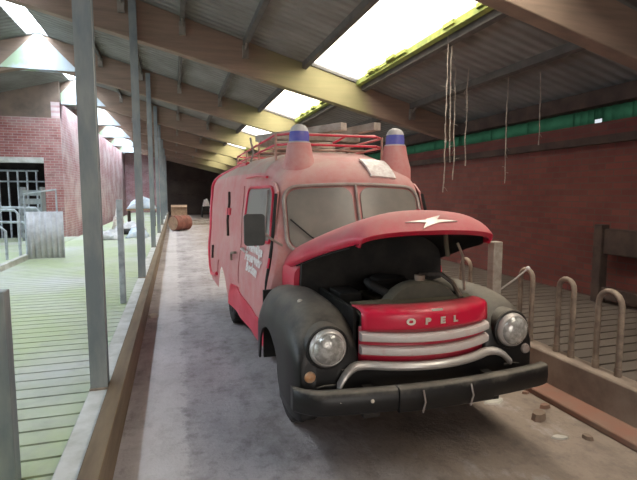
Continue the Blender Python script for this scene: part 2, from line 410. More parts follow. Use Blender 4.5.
# portal frames: two rafters, pale triangular plates at the ridge, purlin brackets
def frame(y, label):
    t = thing('roof_frame', label, 'roof beam', (RX, y, 0), 'timber roof frames')
    for xa, xb in ((RX, 5.25), (RX, -10.7)):
        r = MB(); p = [(xa, y-.09), (xb, y-.09), (xb, y+.09), (xa, y+.09)]
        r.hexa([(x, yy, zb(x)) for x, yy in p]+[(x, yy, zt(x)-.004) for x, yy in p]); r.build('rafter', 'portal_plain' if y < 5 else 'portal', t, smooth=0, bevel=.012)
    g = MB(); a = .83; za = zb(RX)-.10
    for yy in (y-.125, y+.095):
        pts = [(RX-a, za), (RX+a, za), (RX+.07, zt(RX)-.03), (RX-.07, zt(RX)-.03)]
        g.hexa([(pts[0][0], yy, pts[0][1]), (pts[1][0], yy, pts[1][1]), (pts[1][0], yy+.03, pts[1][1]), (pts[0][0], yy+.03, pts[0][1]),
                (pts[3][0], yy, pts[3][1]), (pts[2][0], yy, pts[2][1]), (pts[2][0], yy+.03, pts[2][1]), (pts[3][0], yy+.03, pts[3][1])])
    g.build('ridge_triangle', 'ridge_tri', t, smooth=0)
    for x in (-1.6, -.7, .2, 1.2, 4.3):
        MB().box(x-.05, x+.05, y-.16, y-.09, zt(x)-.30, zt(x)-.10).tube([(x, y-.15, zt(x)-.16), (x, y-.32, zt(x)-.06)], .018).build('bracket', 'bracket', t, smooth=0)
    return t
FL = ['brown timber roof frame nearest the viewer, crossing the top right corner', 'brown timber roof frame just behind the big roof light, greenish below it',
      'third brown timber roof frame, its pale ridge triangle fully in view at the left', 'fourth brown timber roof frame, its pale triangle half behind the nearest post',
      'fifth brown timber roof frame from the viewer', 'sixth brown timber roof frame from the viewer',
      'seventh brown timber roof frame, second from the dark far end', 'brown timber roof frame closest to the dark far end']
for y, l in zip(BAY[1:], FL): frame(y, l)
for i, x in enumerate((-1.6, -.7, .2, 1.2, 2.22, 3.33, 4.3)):
    m_ = MB(); p = [(x-.035, Y0), (x+.035, Y0), (x+.035, Y1), (x-.035, Y1)]
    m_.hexa([(a, b, zt(a)-.10) for a, b in p]+[(a, b, zt(a)-.002) for a, b in p])
    struct('trim_%d' % (60+i), m_, 'purlin', smooth=0)

# steel posts on the ledge
PL = ['thick grey steel post nearest the viewer, on the pale ledge', 'second grey steel post along the ledge, a short post beside it', 'third grey steel post along the ledge',
      'fourth grey steel post along the ledge', 'fifth grey steel post along the ledge, beside the rusty drum', 'sixth grey steel post along the ledge', 'seventh grey steel post, second from the far end of the row', 'last grey steel post of the row at the far end']
for y, l in zip([3.5, 8.05, 12.62, 17.2, 21.8, 26.35, 30.95, 35.5], PL):
    t = thing('steel_post', l, 'post', (-.535, y, .25), 'steel posts on the ledge')
    x = -.535
    MB().box(x-.055, x+.055, y-.05, y-.042, .26, zt(x)-.08).box(x-.055, x+.055, y+.042, y+.05, .26, zt(x)-.08).box(x-.055, x+.050, y-.042, y+.042, .26, zt(x)-.08).build('upright', 'steel', t, smooth=0)
    MB().box(x-.06, x+.059, y-.065, y+.065, .25, .262).build('base_plate', 'rust', t, smooth=0)
tag(B(-.83, -.75, 2.42, 2.50, .22, 1.16).build('short_post', 'steel', bevel=.006), 'short grey steel post with flat cut top at the lower left edge', 'post')
tag(B(-.69, -.62, 6.3, 6.37, .22, 1.53).build('short_post', 'pale_tube', bevel=.006), 'short pale post on the slatted floor beside the second steel post', 'post')
tag(B(-.69, -.62, 10.6, 10.67, .22, 1.2).build('short_post', 'pale_tube', bevel=.006), 'short pale post on the slatted floor before the third steel post', 'post')

# left barn: sheet panel gate, cubicle dividers, stall gate in the opening
t = thing('panel_gate', 'pale grey sheet panel gate with tube frame on the green slats', 'gate', (-2.65, 11.2, .22))
mb = MB(); n = 26; rows = [[(-2.97+.70*i/n, 11.16+.03*math.sin(i*1.6), z) for i in range(n+1)] for z in (.24, 1.23)]
mb.grid(rows).build('sheet', 'palestuff', t, solid=.012)
MB().tube([(-3.0, 11.22, .22), (-3.0, 11.22, 1.60), (-2.4, 11.22, 1.69), (-2.4, 11.22, 1.2)], .022).build('tube_frame', 'pale_tube', t)
def divider(x, y, label):
    t = thing('cubicle_divider', label, 'stall divider', (x, y, .22), 'cubicle dividers')
    MB().tube([(x, y, .22), (x, y, 1.18), (x-.06, y, 1.26), (x-1.5, y, 1.30)], .03).build('upper_tube', 'pale_tube', t)
    MB().tube([(x-1.5, y, .95), (x-.35, y, .92), (x-.25, y, .82), (x-.25, y, .22)], .03).build('lower_tube', 'pale_tube', t)
    MB().tube([(x-1.45, y, .22), (x-1.45, y, 1.6)], .035).build('post', 'pale_tube', t)
divider(-3.15, 9.9, 'pale tube stall divider nearest, at the left edge'); divider(-3.15, 11.3, 'pale tube stall divider beside the sheet panel gate')
divider(-3.15, 12.9, 'pale tube stall divider behind the sheet panel gate')
t = thing('bar_gate', 'grey tall bar gate standing in the dark doorway', 'gate', (-5.0, 17.5, 0))
for i in range(8):
    x = -6.2+i*.27; MB().tube([(x, 17.6, 0), (x, 17.6, 2.35)], .03).build('upright_bar', 'pale_tube', t)
MB().tube([(-6.3, 17.6, 2.35), (-4.25, 17.6, 2.35)], .03).build('top_bar', 'pale_tube', t)
MB().tube([(-6.6, 17.45, 2.0), (-3.95, 17.45, 2.0)], .025).build('cross_bar', 'pale_tube', t)
t = thing('slatted_crate', 'grey slatted crate behind the panel gate before the brick wall', 'crate', (-3.9, 15.8, .22))
for i in range(6): MB().box(-4.3, -3.75, 15.7, 15.72, .3+i*.25, .46+i*.25).build('slat', 'steel', t, smooth=0)
MB().box(-4.3, -4.26, 15.72, 16.2, .22, 1.8).box(-3.79, -3.75, 15.72, 16.2, .22, 1.8).build('side', 'steel', t, smooth=0)

# debris at the far left
def crumple(name, m, cx, cy, z0, sx, sy, h, label, cat, seed, group=None):
    r = random.Random(seed); n = 9; rows = []
    for j in range(n+1):
        row = []
        for i in range(n+1):
            e = math.sin(PI*i/n)*math.sin(PI*j/n); row.append((cx+sx*(i/n-.5)*(1+.1*r.uniform(-1,0)), cy+sy*(j/n-.5)*(1+.15*r.uniform(-1,1)), z0+h*(max(0,e)**.6)*r.uniform(.55, 1)+.022))
        rows.append(row)
    rows2 = rows
    mb = MB().grid(rows2)
    return tag(mb.build(name, m, smooth=25, solid=.02), label, cat, group)
crumple('crumpled_sheet', 'palestuff', -2.0, 15.6, .22, .9, .8, .32, 'crumpled pale sheeting in the nearest heap on the green slats', 'sheet', 1)
crumple('crumpled_sheet', 'tarp', -1.15, 16.1, .22, .7, .8, .36, 'crumpled bluish sheeting in the heap, nearer the posts', 'sheet', 2)
crumple('crumpled_sheet', 'palestuff', -1.6, 18.6, .22, 1.2, .9, .40, 'crumpled pale sheeting at the back of the floor heap', 'sheet', 3)
for i, (x, y, s, l) in enumerate(((-2.3, 16.7, .28, 'dark tyre lying left in the floor heap'), (-1.5, 17.5, .3, 'dark tyre lying behind the bluish sheeting'))):
    MB_ = MB().tube([(x+s*math.cos(a*PI/10), y+s*math.sin(a*PI/10), .30) for a in range(20)], .085, 8, True)
    tag(MB_.build('tyre', 'rubber'), l, 'tyre', 'old tyres in the heap')
t = thing('work_table', 'low brown table under a blue white tarpaulin beyond the floor heap', 'table', (-1.3, 21.0, .22))
MB().box(-1.9, -.75, 20.6, 21.5, .92, .98).build('table_top', 'cardboard', t)
for x in (-1.85, -.85):
    for y in (20.65, 21.4): MB().box(x, x+.06, y, y+.06, .22, .92).build('leg', 'darkwood', t)
crumple('tarpaulin', 'tarp', -1.3, 21.0, .985, 1.15, .8, .55, 'blue and white tarpaulin heaped on the low table', 'tarpaulin', 5)
crumple('white_bag', 'white', -2.15, 20.3, .22, .5, .5, .95, 'slumped white bag standing left of the tarpaulin table', 'bag', 6)
# far end of the lane
def carton(x, y, sx, sy, h, z, label):
    t = thing('cardboard_box', label, 'box', (x, y, z))
    MB().box(x-sx/2, x+sx/2, y-sy/2, y+sy/2, z, z+h).build('carton', 'cardboard', t, smooth=0)
    MB().hexa([(x-sx/2, y-sy/2-.2, z+h-.12), (x+sx/2, y-sy/2-.2, z+h-.12), (x+sx/2, y-sy/2, z+h), (x-sx/2, y-sy/2, z+h), (x-sx/2, y-sy/2-.2, z+h-.11), (x+sx/2, y-sy/2-.2, z+h-.11), (x+sx/2, y-sy/2, z+h+.01), (x-sx/2, y-sy/2, z+h+.01)]).build('flap', 'cardboard', t, smooth=0)
carton(.25, 29.0, .9, .7, .95, 0, 'tan cardboard box at the far end of the lane, left of the planks')
t = thing('rusty_drum', 'short red brown drum tipped on its side by the kerb far down the lane', 'drum', (.22, 21.4, .34))
MB().lathe([(.0, -.4), (.30, -.4), (.325, -.38), (.325, -.14), (.34, -.12), (.325, -.1), (.325, .14), (.34, .16), (.325, .18), (.325, .4), (0, .4)], (.22, 21.4, .345), (.75, .65, 0)).build('shell', 'redbrown', t)
d = Vector((.75, .65, 0)).normalized(); c = Vector((.22, 21.4, .345))
MB().lathe([(.0, 0), (.29, 0), (.29, .012), (0, .012)], c-d*.411, d).build('lid', 'cardboard', t)
for i, (x0, y0, x1, y1, z, l) in enumerate(((.3, 25.0, 1.9, 25.6, .05, 'pale plank lying nearest across the far lane'), (.6, 26.6, 2.4, 26.1, .05, 'grey plank lying across the far lane behind the nearest'), (.9, 28.2, 2.6, 28.6, .05, 'grey plank lying furthest back on the lane'))):
    tag(MB().bar((x0, y0, z+.002), (x1, y1, z+.002), .22, .1).build('loose_plank', 'beamwood', smooth=0), l, 'plank', 'planks at the far end of the lane')
t = thing('hand_cart', 'small dark cart at the far end of the lane, white sacks on it', 'cart', (2.25, 33, 0))
MB().box(1.8, 2.75, 32.6, 33.5, .45, .75).build('tray', 'dark', t, smooth=0, bevel=.02)
for x in (1.78, 2.77): MB().lathe([(0, -.05), (.25, -.05), (.29, -.03), (.29, .03), (.25, .05), (0, .05)], (x, 33.0, .29), (1,0,0)).build('wheel', 'rubber', t)
MB().tube([(2.27, 32.62, .6), (2.27, 32.0, .02)], .03).build('drawbar', 'rust', t)
crumple('sack', 'white', 2.07, 33.0, .752, .5, .75, .62, 'white sack lying left on the far dark cart', 'sack', 8)
crumple('sack', 'palestuff', 2.54, 33.0, .752, .36, .7, .38, 'smaller grey sack lying right on the far dark cart', 'sack', 9)

# feed hoops on the right kerb
def hoop(y, w_, top, label):
    t = thing('feed_hoop', label, 'hoop', (3.0, y, .30), 'inverted U hoops on the right kerb')
    x = 3.0; ya, yb = y-w_/2, y+w_/2; r = w_/2; pts = [(x, ya, .30), (x, ya, .5), (x, ya, top-r)]
    pts += [(x, y-r*math.cos(a*PI/8), top-r+r*math.sin(a*PI/8)) for a in range(1, 8)] + [(x, yb, top-r), (x, yb, .5), (x, yb, .30)]
    MB().tube(pts, .021, 10).build('hoop_tube', 'rust', t)
    for q in (ya, yb): MB().tube([(x, q, .30), (x, q, .33), (x, q, .36)], .026, 10).build('sleeve', 'rust', t)
for y, w_, top, l in ((2.58, .19, .90, 'bent tube hoop nearest the viewer on the right kerb'), (2.98, .15, .92, 'second bent tube hoop on the right kerb'), (3.43, .15, .93, 'third bent tube hoop, beside the whip on the fender'),
                   (4.35, .17, .90, 'bent tube hoop seen between the raised hood and the wooden kerb post')):
    hoop(y, w_, top, l)
tag(B(2.93, 3.03, 3.80, 3.90, .30, 1.14).build('kerb_post', 'beamwood', bevel=.01), 'square weathered wooden post on the right kerb between hoops', 'post')
# railing behind the hoops and dark hurdle against the wall
t = thing('timber_hurdle', 'dark timber hurdle leaning by the brick wall at the right edge', 'hurdle', (5.1, 4.3, .24))
MB().box(5.05, 5.17, 4.52, 4.64, .24, 1.22).build('post', 'darkwood', t, smooth=0, bevel=.01)
MB().box(5.05, 5.17, 2.6, 2.72, .24, 1.22).build('post', 'darkwood', t, smooth=0, bevel=.01)
MB().box(5.08, 5.14, 2.72, 4.52, .86, 1.17).build('top_board', 'darkwood', t, smooth=0, bevel=.01)
MB().box(5.08, 5.14, 2.72, 4.52, .30, .44).build('bottom_board', 'darkwood', t, smooth=0, bevel=.01)
# scraps on the lane
def scrap(name, x, y, sx, sy, h, rz, m, label, cat):
    r = random.Random(int(x*100)); c, s_ = math.cos(rz), math.sin(rz); n = 8
    low = [(sx*math.cos(2*PI*k/n)*r.uniform(.75, 1.1), sy*math.sin(2*PI*k/n)*r.uniform(.75, 1.1)) for k in range(n)]
    R = lambda p, k, z: (x+(p[0]*c-p[1]*s_)*k, y+(p[0]*s_+p[1]*c)*k, z)
    mb = MB().add([R(p, 1, .001) for p in low]+[R(p, .85, h) for p in low], [tuple(range(n))[::-1], tuple(range(n, 2*n))]+[(k, (k+1) % n, n+(k+1) % n, n+k) for k in range(n)])
    return tag(mb.build(name, m, smooth=30), label, cat)
scrap('brick_fragment', 2.45, 2.62, .07, .05, .05, .5, 'gutter', 'biggest reddish brick fragment, standing out on the open floor right of the bumper', 'brick')
scrap('pale_scrap', 2.32, 2.95, .10, .05, .012, .2, 'paper', 'pale flat scrap on the floor right of the front wheel', 'scrap')
scrap('pale_scrap', 2.38, 2.36, .06, .03, .012, -.3, 'paper', 'small pale flat scrap on the floor before the bumper end', 'scrap')
for i, (x, y, q, l) in enumerate(((2.62, 2.75, .045, 'reddish brick fragment at the foot of the gutter strip, beyond the biggest one'), (2.60, 3.25, .05, 'reddish brick fragment at the gutter strip beside the bumper end'),
                               (2.55, 2.30, .04, 'reddish brick fragment lying lowest right on the lane'), (2.66, 3.00, .03, 'small reddish brick fragment between two bigger ones'))):
    o = scrap('brick_fragment', x, y, q, q*.7, q*.6, i, 'gutter', l, 'brick'); o['group'] = 'brick fragments along the gutter'
scrap('pale_scrap', -.30, 6.4, .07, .09, .03, .2, 'paper', 'pale crumb of plaster on the lane along the plank', 'scrap')

# strands hanging from the roof
def strand(x, y, z0, z1, seed, label):
    r = random.Random(seed); t = thing('hanging_strand', label, 'strand', (x, y, z0), 'dusty strands hanging from the roof')
    n = int((z0-z1)/.07); pts = []; dx = 0
    for i in range(n+1): dx += r.uniform(-.012, .012); pts.append((x+dx, y+dx*.5, z0+(z1-z0)*i/n))
    MB().tube(pts, .006, 5, rs=[.004+.006*r.random() for _ in pts]).build('twine', 'twine', t)
    for i in range(n):
        if r.random() < .28:
            p = Vector(pts[i]); q = p+Vector((r.uniform(-.09, .09), r.uniform(-.04, .04), r.uniform(-.08, .03))); MB().tube([p, (p+q)/2+Vector((0,0,.01)), q], .003, 4).build('wisp', 'twine', t)
for x, y, z0, z1, s, l in ((3.30, 5.3, 3.6, 1.62, 1, 'long dusty strand hanging from the corner of the big roof light'), (3.86, 6.0, 3.35, 1.8, 2, 'frayed dusty strand hanging right of the long strand'),
                        (4.45, 5.6, 3.2, 1.75, 3, 'dusty strand hanging third from the long one'), (4.02, 5.9, 3.2, 2.0, 4, 'thin short strand between its longer neighbours'),
                        (4.62, 5.2, 3.15, 2.25, 5, 'short strand hanging above the green eaves strip'), (3.36, 5.32, 3.1, 2.0, 6, 'thin strand twisted beside the longest one')):
    strand(x, y, zt(x)+.005, z1, s, l)

# ================================================================== THE FIRE TRUCK
CX = 1.435
TR = thing('fire_truck', 'old dusty red and black fire truck with raised hood on the lane', 'fire truck', (CX, 4.8, 0))
def top_hw(Y): return interp(Y, ((3.6, .618), (4.1, .65), (4.8, .715), (5.8, .81), (7.4, .86)))
def hwf(Y, z):
    h = top_hw(Y)
    f = interp(z, ((.3, .13), (.75, .125), (1.2, .06), (1.75, 0)))
    return h + f*interp(Y, ((3.6, 1.05), (5.2, .7), (7.4, .55)))
def roofz(Y): return interp(Y, ((3.6, 1.92), (4.3, 2.0), (5.5, 2.03), (7.4, 1.98)))
def lean(z): return .20*max(0, min(1.2, (z-1.15)/.55)) - .02
def vee(x): return .10*(x/.66)**2 - .10
def sillz(Y):
    if abs(Y-5.85) < .38: return max(.36, .34+math.sqrt(max(0, .38**2-(Y-5.85)**2))*.95)
    if Y > 6.9: return .34 + .22*((Y-6.9)/.5)**2
    return .36
NS, NR = 16, 14
def section(Y, ins=0, tins=0, back=0):
    pts = []; zs = 1.66-tins*.3; z0 = sillz(Y if back == 0 else Y)
    zt_ = roofz(Y)-tins
    left = []
    for i in range(NS+1):
        z = z0+(zs-z0)*i/NS; left.append((-(hwf(Y, z)-ins), z))
    for i in range(1, NR+1):
        a = PI/2*i/NR; c_, s_ = math.cos(a)**(2/3.1), math.sin(a)**(2/2.5)
        left.append((-(hwf(Y, zs)-ins)*c_, zs+(zt_-zs)*s_))
    return left + [(-x, z) for x, z in left[-2::-1]]
rows = []
YF = 3.60
# windscreen plate (rounded brow) rings
first = None
for j in range(8):
    a = PI/2*j/7
    ins, tins = .02*(1-math.sin(a)), .20*(1-math.sin(a)); back = 1-math.cos(a)
    sec = section(YF+.25*back, ins, tins)
    row = []
    for x, z in sec:
        wz = max(0, min(1, (z-1.5)/.35)); depth = .05+.24*wz
        row.append((CX+x, YF+lean(z)*(1-back*.0)+depth*back+vee(x)*(1-back), z))
    rows.append(row)
base_row = rows[-1]
for Y in [4.0+.1*i for i in range(34)]+[7.36]:
    k = (Y-4.0)/.5; row = []
    for idx, (x, z) in enumerate(section(Y)):
        off = lean(z)*max(0, 1-k)
        row.append((CX+x, Y+off if k < 1 else Y, z))
    rows.append(row)
for j in range(1, 6):   # rounded tail
    a = PI/2*j/5; sec = section(7.36, .12*(1-math.cos(a)), .12*(1-math.cos(a)))
    rows.append([(CX+x, 7.36+.12*math.sin(a), z) for x, z in sec])
body = MB().grid(rows)
def closing(row, yf):
    n = len(row); h = n//2; out = []
    for i in range(h+1):
        a, b = row[i], row[n-1-i]; out.append([(a[0]+(b[0]-a[0])*k/12, (yf(a, b, k/12)), a[2]+(b[2]-a[2])*k/12) for k in range(13)])
    return out
body.grid(closing(rows[0], lambda a, b, t: YF+lean(a[2])+vee((a[0]+(b[0]-a[0])*t)-CX)))
body.grid(closing(rows[-1], lambda a, b, t: a[1]))
cab = body.build('cabin_body', 'pink', TR, smooth=50)
# bottom plate + chassis
MB().box(CX-.55, CX+.55, 2.7, 7.2, .40, .50).box(CX-.45, CX-.35, 2.35, 7.3, .34, .44).box(CX+.35, CX+.45, 2.35, 7.3, .34, .44).build('chassis', 'dark', TR, smooth=0)

def side(Y, z, off, s=-1): 
    x = hwf(Y, z)
    if z > 1.66:
        t = min(1, (z-1.66)/(roofz(Y)-1.66)); a = math.asin(t**(2.5/2)); x *= math.cos(a)**(2/3.1)
    return (CX+s*(x+off), Y, z)
def front(x, z, off): return (CX+x, YF+lean(z)+vee(x)-off, z)
# roof skin, a shade more dust: from the gutter up
mb = MB(); rr = []
for Y in [4.08+.1*i for i in range(33)]+[7.34]:
    row = []
    for k in range(25):
        a = PI*(.10+.80*k/24); s_ = 1 if math.cos(a) > 0 else -1
        z = 1.66+(roofz(Y)-1.66)*math.sin(a)**(2/2.5)+.004
        row.append((CX-s_*hwf(Y, 1.66)*abs(math.cos(a))**(2/3.1)*1.003, Y+lean(z)*max(0, 1-(Y-4.0)/.5), z))
    rr.append(row)
mb.grid(rr).build('roof_skin', 'roofp', TR, smooth=50)
# windscreens
for s in (-1, 1):
    o = rrect(.035, .575, 1.17, 1.655, .09)
    o = densify([(s*u, v) for u, v in o], .06)
    o = [(u, v - .025*(abs(u)/.57)**2*(1 if v > 1.4 else 0)) for u, v in o]
    ws = MB().patch(o, front, .010).build('windscreen', 'dustglass', TR)
oo = densify(rrect(-.60, .60, 1.145, 1.68, .11), .06)
MB().tube([front(u, v-.025*(abs(u)/.57)**2*(1 if v > 1.4 else 0), .016) for u, v in oo], .014, 8, True).build('windscreen_frame', 'gasket', TR)
MB().tube([front(0, v, .018) for v in (1.15, 1.3, 1.5, 1.675)], .012, 8).build('centre_strip', 'gasket', TR)
for s in (-1, 1): MB().tube([front(s*.3+.02, 1.17, .03), front(s*.3-.12, 1.27, .028), front(s*.3-.26, 1.40, .022)], .006, 6).build('wiper', 'black_rubber', TR)
# drip rail over the windscreen
# doors (both sides)
for s in (-1, 1):
    sd = lambda u, v, off, s=s: side(u, v, off, s)
    dz = lambda o: densify(o, .08)
    dr = MB().patch(dz([(3.66, 1.0), (3.66, .44), (4.72, .44), (4.80, .50), (4.82, 1.1), (4.78, 1.55), (4.72, 1.66), (4.6, 1.71), (3.95, 1.71), (3.82, 1.69), (3.72, 1.62), (3.66, 1.2)]), sd, .012, 8).build('door', 'pink', TR)
    dr['label'] = 'dusty red front door'
    win = densify(rrect(3.74, 4.66, 1.20, 1.66, .10), .06); win = [(u + (.06*(v-1.4)/.25 if u < 4.1 else 0), v) for u, v in win]
    MB().patch(win, sd, .018).build('side_window', 'sideglass', dr)
    MB().tube([sd(u, v, .02) for u, v in win], .014, 8, True).build('window_gasket', 'red_clean' if s < 0 else 'black_rubber', dr)
    MB().tube([sd(3.86, 1.20, .03), sd(3.88, 1.42, .03), sd(3.92, 1.63, .03)], .008, 6).build('vent_bar', 'gasket', dr)
    MB().tube([sd(4.64, 1.06, .02), sd(4.64, 1.06, .05), sd(4.54, 1.06, .055), sd(4.50, 1.05, .05)], .012, 8).build('door_handle', 'chrome', dr)
    MB().tube([sd(3.66, .5, .018), sd(3.66, .9, .018), sd(3.66, 1.2, .02), sd(3.68, 1.45, .02), sd(3.72, 1.6, .02)], .014, 6).build('door_seal', 'black_rubber', dr)
    for z in (.65, 1.05): MB().tube([sd(3.66, z-.04, .03), sd(3.66, z+.04, .03)], .014, 8).build('hinge', 'red', dr)
    # bright red skirt below the door
    MB().patch(dz([(3.62, .36), (5.35, .36), (5.25, .60), (4.9, .62), (4.2, .56), (3.62, .54)]), sd, .022, 4).build('sill_skirt', 'red_clean', TR)
    # crew compartment panel, its narrow window, locker louvre
    pn = MB().patch(dz([(4.92, .66), (5.30, .66), (5.45, .74), (5.85, .80), (6.25, .74), (6.38, .52), (6.95, .42), (7.18, .55), (7.24, .9), (7.24, 1.5), (7.1, 1.68), (4.95, 1.68)]), sd, .010, 8).build('side_panel', 'pink', TR)
    MB().tube([sd(u, v, .02) for u, v in ((5.55, 1.62), (5.5, 1.5), (5.52, 1.3), (5.48, 1.12))], .016, 6).build('locker_gap', 'darkwood', pn)
    MB().patch(dz(rrect(5.42, 5.62, 1.36, 1.44, .01)), sd, .03, 2).build('reflector', 'red_clean', pn)
    MB().tube([sd(6.75, .88, .02), sd(6.78, .70, .02)], .02, 6).build('grip_slot', 'darkwood', pn)
    MB().tube([sd(5.0, .98, .03), sd(5.0, .98, .05), sd(5.14, .96, .05), sd(5.18, .88, .03)], .014, 6).build('locker_handle', 'rust', pn)
    rim = [(5.3, 1.93), (5.9, 1.93), (6.6, 1.91), (7.0, 1.87), (7.2, 1.80), (7.30, 1.68), (7.33, 1.5), (7.34, 1.0), (7.32, .72), (7.18, .52), (6.98, .44), (6.6, .48), (6.36, .54)]
    rp = []
    for (a, b), (c_, d_) in zip(rim, rim[1:]): rp += [(a+(c_-a)*k/5, b+(d_-b)*k/5) for k in range(5)]
    MB().tube([sd(u, v, .012) for u, v in rp+[rim[-1]]], .026, 8).build('red_rim', 'red_clean', TR)
    if s < 0:
        MB().tube([sd(u, v, .02) for u, v in ((4.05, 1.745), (4.4, 1.765), (4.8, 1.76))], .012, 6).build('rain_gutter', 'red_clean', TR)
# door lettering
def text_mesh(body_, size, spacing=1.0, line=1.0, bold=.0):
    cu = bpy.data.curves.new('txt', 'FONT'); cu.body = body_; cu.size = size; cu.align_x = 'CENTER'; cu.space_character = spacing; cu.space_line = line; cu.offset = bold; cu.resolution_u = 3
    o = bpy.data.objects.new('txt', cu); C.objects.link(o); dg = bpy.context.evaluated_depsgraph_get(); me = bpy.data.meshes.new_from_object(o.evaluated_get(dg))
    v = [tuple(p.co) for p in me.vertices]; f = [tuple(p.vertices) for p in me.polygons]
    bpy.data.objects.remove(o); bpy.data.curves.remove(cu); bpy.data.meshes.remove(me); return v, f
v, f = text_mesh('Freiwillige\nFeuerwehr\nBeckum', .108, 1.05, .86, .007)
MB().add([side(4.24-x*1.3, 1.065+y, .020, -1) for x, y, z in v], f).build('door_lettering', 'white', TR, smooth=0)

# cowl between cabin and hood
def hoodpt2(k):
    t = -.97+1.94*k/24; s = .72; hw = .435+.20*s**.8; ze = 1.335-.335*s**1.2; zc = 1.525-.265*s**1.25
    return (CX+math.copysign(abs(math.sin(t*PI/2))**(2/2.35), t)*(hw-.02), 0, ze+(zc-ze)*(math.cos(t*PI/2))**(2/2.35))
rows = []
for Y, h, zc in ((3.30, .615, 1.14), (3.45, .63, 1.17), (3.56, .64, 1.185), (3.64, .645, 1.19)):
    r_ = []
    for k in range(21):
        a = PI*k/20; x = -h*math.copysign(abs(math.cos(a))**.8, math.cos(a)); r_.append((CX+x, Y, .98+(zc-.98)*math.sin(a)**.7))
    rows.append([(CX-h, Y, .45)]+r_+[(CX+h, Y, .45)])
MB().grid(rows, cap0=True).build('cowl', 'red', TR, smooth=50)
fw = [(lambda p: (p[0], p[2]-.03))(hoodpt2(k)) for k in range(25)]
rows = [[(x, y, z) for x, z in fw] + [(CX+.60, y, .45), (CX-.60, y, .45), (fw[0][0], y, fw[0][1])] for y in (3.245, 3.295)]
MB().grid(rows, True, True).build('firewall', 'dark', TR, smooth=0)

# raised hood
def hoodpt(s, t, off=0):
    """s 0..1 front to rear, t -1..1 across"""
    Y = 2.40+1.22*s; hw = .435+.20*s**.8; ze = 1.335-.335*s**1.2; zc = 1.525-.265*s**1.25
    nose = max(0, 1-s/.16); zc -= .135*nose**2.4; Y += .05*abs(t)**3*nose
    e = 2.35; x = math.copysign(abs(math.sin(t*PI/2))**(2/e), t)*(hw+off); z = ze+(zc-ze+off)*(math.cos(t*PI/2))**(2/e)
    if abs(t) > .97: z -= .015
    return (CX+x, Y, z)
SS = [0, .004, .012, .025, .04, .06, .08, .11, .14]+[.17+.83*i/16 for i in range(17)]
rows = [[hoodpt(s, -1+2*k/32) for k in range(33)] for s in SS]
lip = []
for k in range(33):
    p = hoodpt(0, -1+2*k/32); lip.append((CX+(p[0]-CX)*.985, p[1]+.022, p[2]-.028))
lip2 = [(x, y+.05, z+.004) for x, y, z in lip]
hd = MB().grid([lip2, lip]+rows).build('hood', 'red', TR, smooth=60, solid=.012)
hd['label'] = 'raised rounded red hood'
rows = [[(lambda p: (p[0], p[1], p[2]-.018))(hoodpt(.13+.85*s/18, -.985+1.97*k/24, -.016)) for k in range(25)] for s in range(19)]
MB().grid(rows).build('hood_shade', 'dark', hd, smooth=60)  # dark sheet added for the shade under the hood
MB().tube([hoodpt(s/20, -.0, .004) for s in range(3, 21)], .006, 6).build('hood_spine', 'red', hd)
# lightning emblem in a bar
em = densify([(-.125, .0), (-.02, .009), (-.012, .016), (.045, .045), (.022, .010), (.13, .002), (.025, -.010), (.014, -.015), (-.045, -.042), (-.022, -.009)], .02)
def hf(u, v, off): 
    p = hoodpt(max(.004, .030+v*.6), u/.60); return (p[0], p[1]-off*.8, p[2]+off*.6)
MB().patch(em, hf, .008, 3).build('bolt_emblem', 'chrome', hd, smooth=30)
MB().tube([(CX-.02, 2.47, 1.40), (CX+.06, 2.45, 1.395), (CX+.12, 2.47, 1.36), (CX+.145, 2.50, 1.29), (CX+.17, 2.52, 1.22)], .014, 8).build('latch_hose', 'support', hd)
MB().tube([(CX+.33, 2.66, 1.28), (CX+.345, 2.62, 1.20), (CX+.35, 2.60, .98)], .009, 8).build('hood_prop', 'rust', TR)

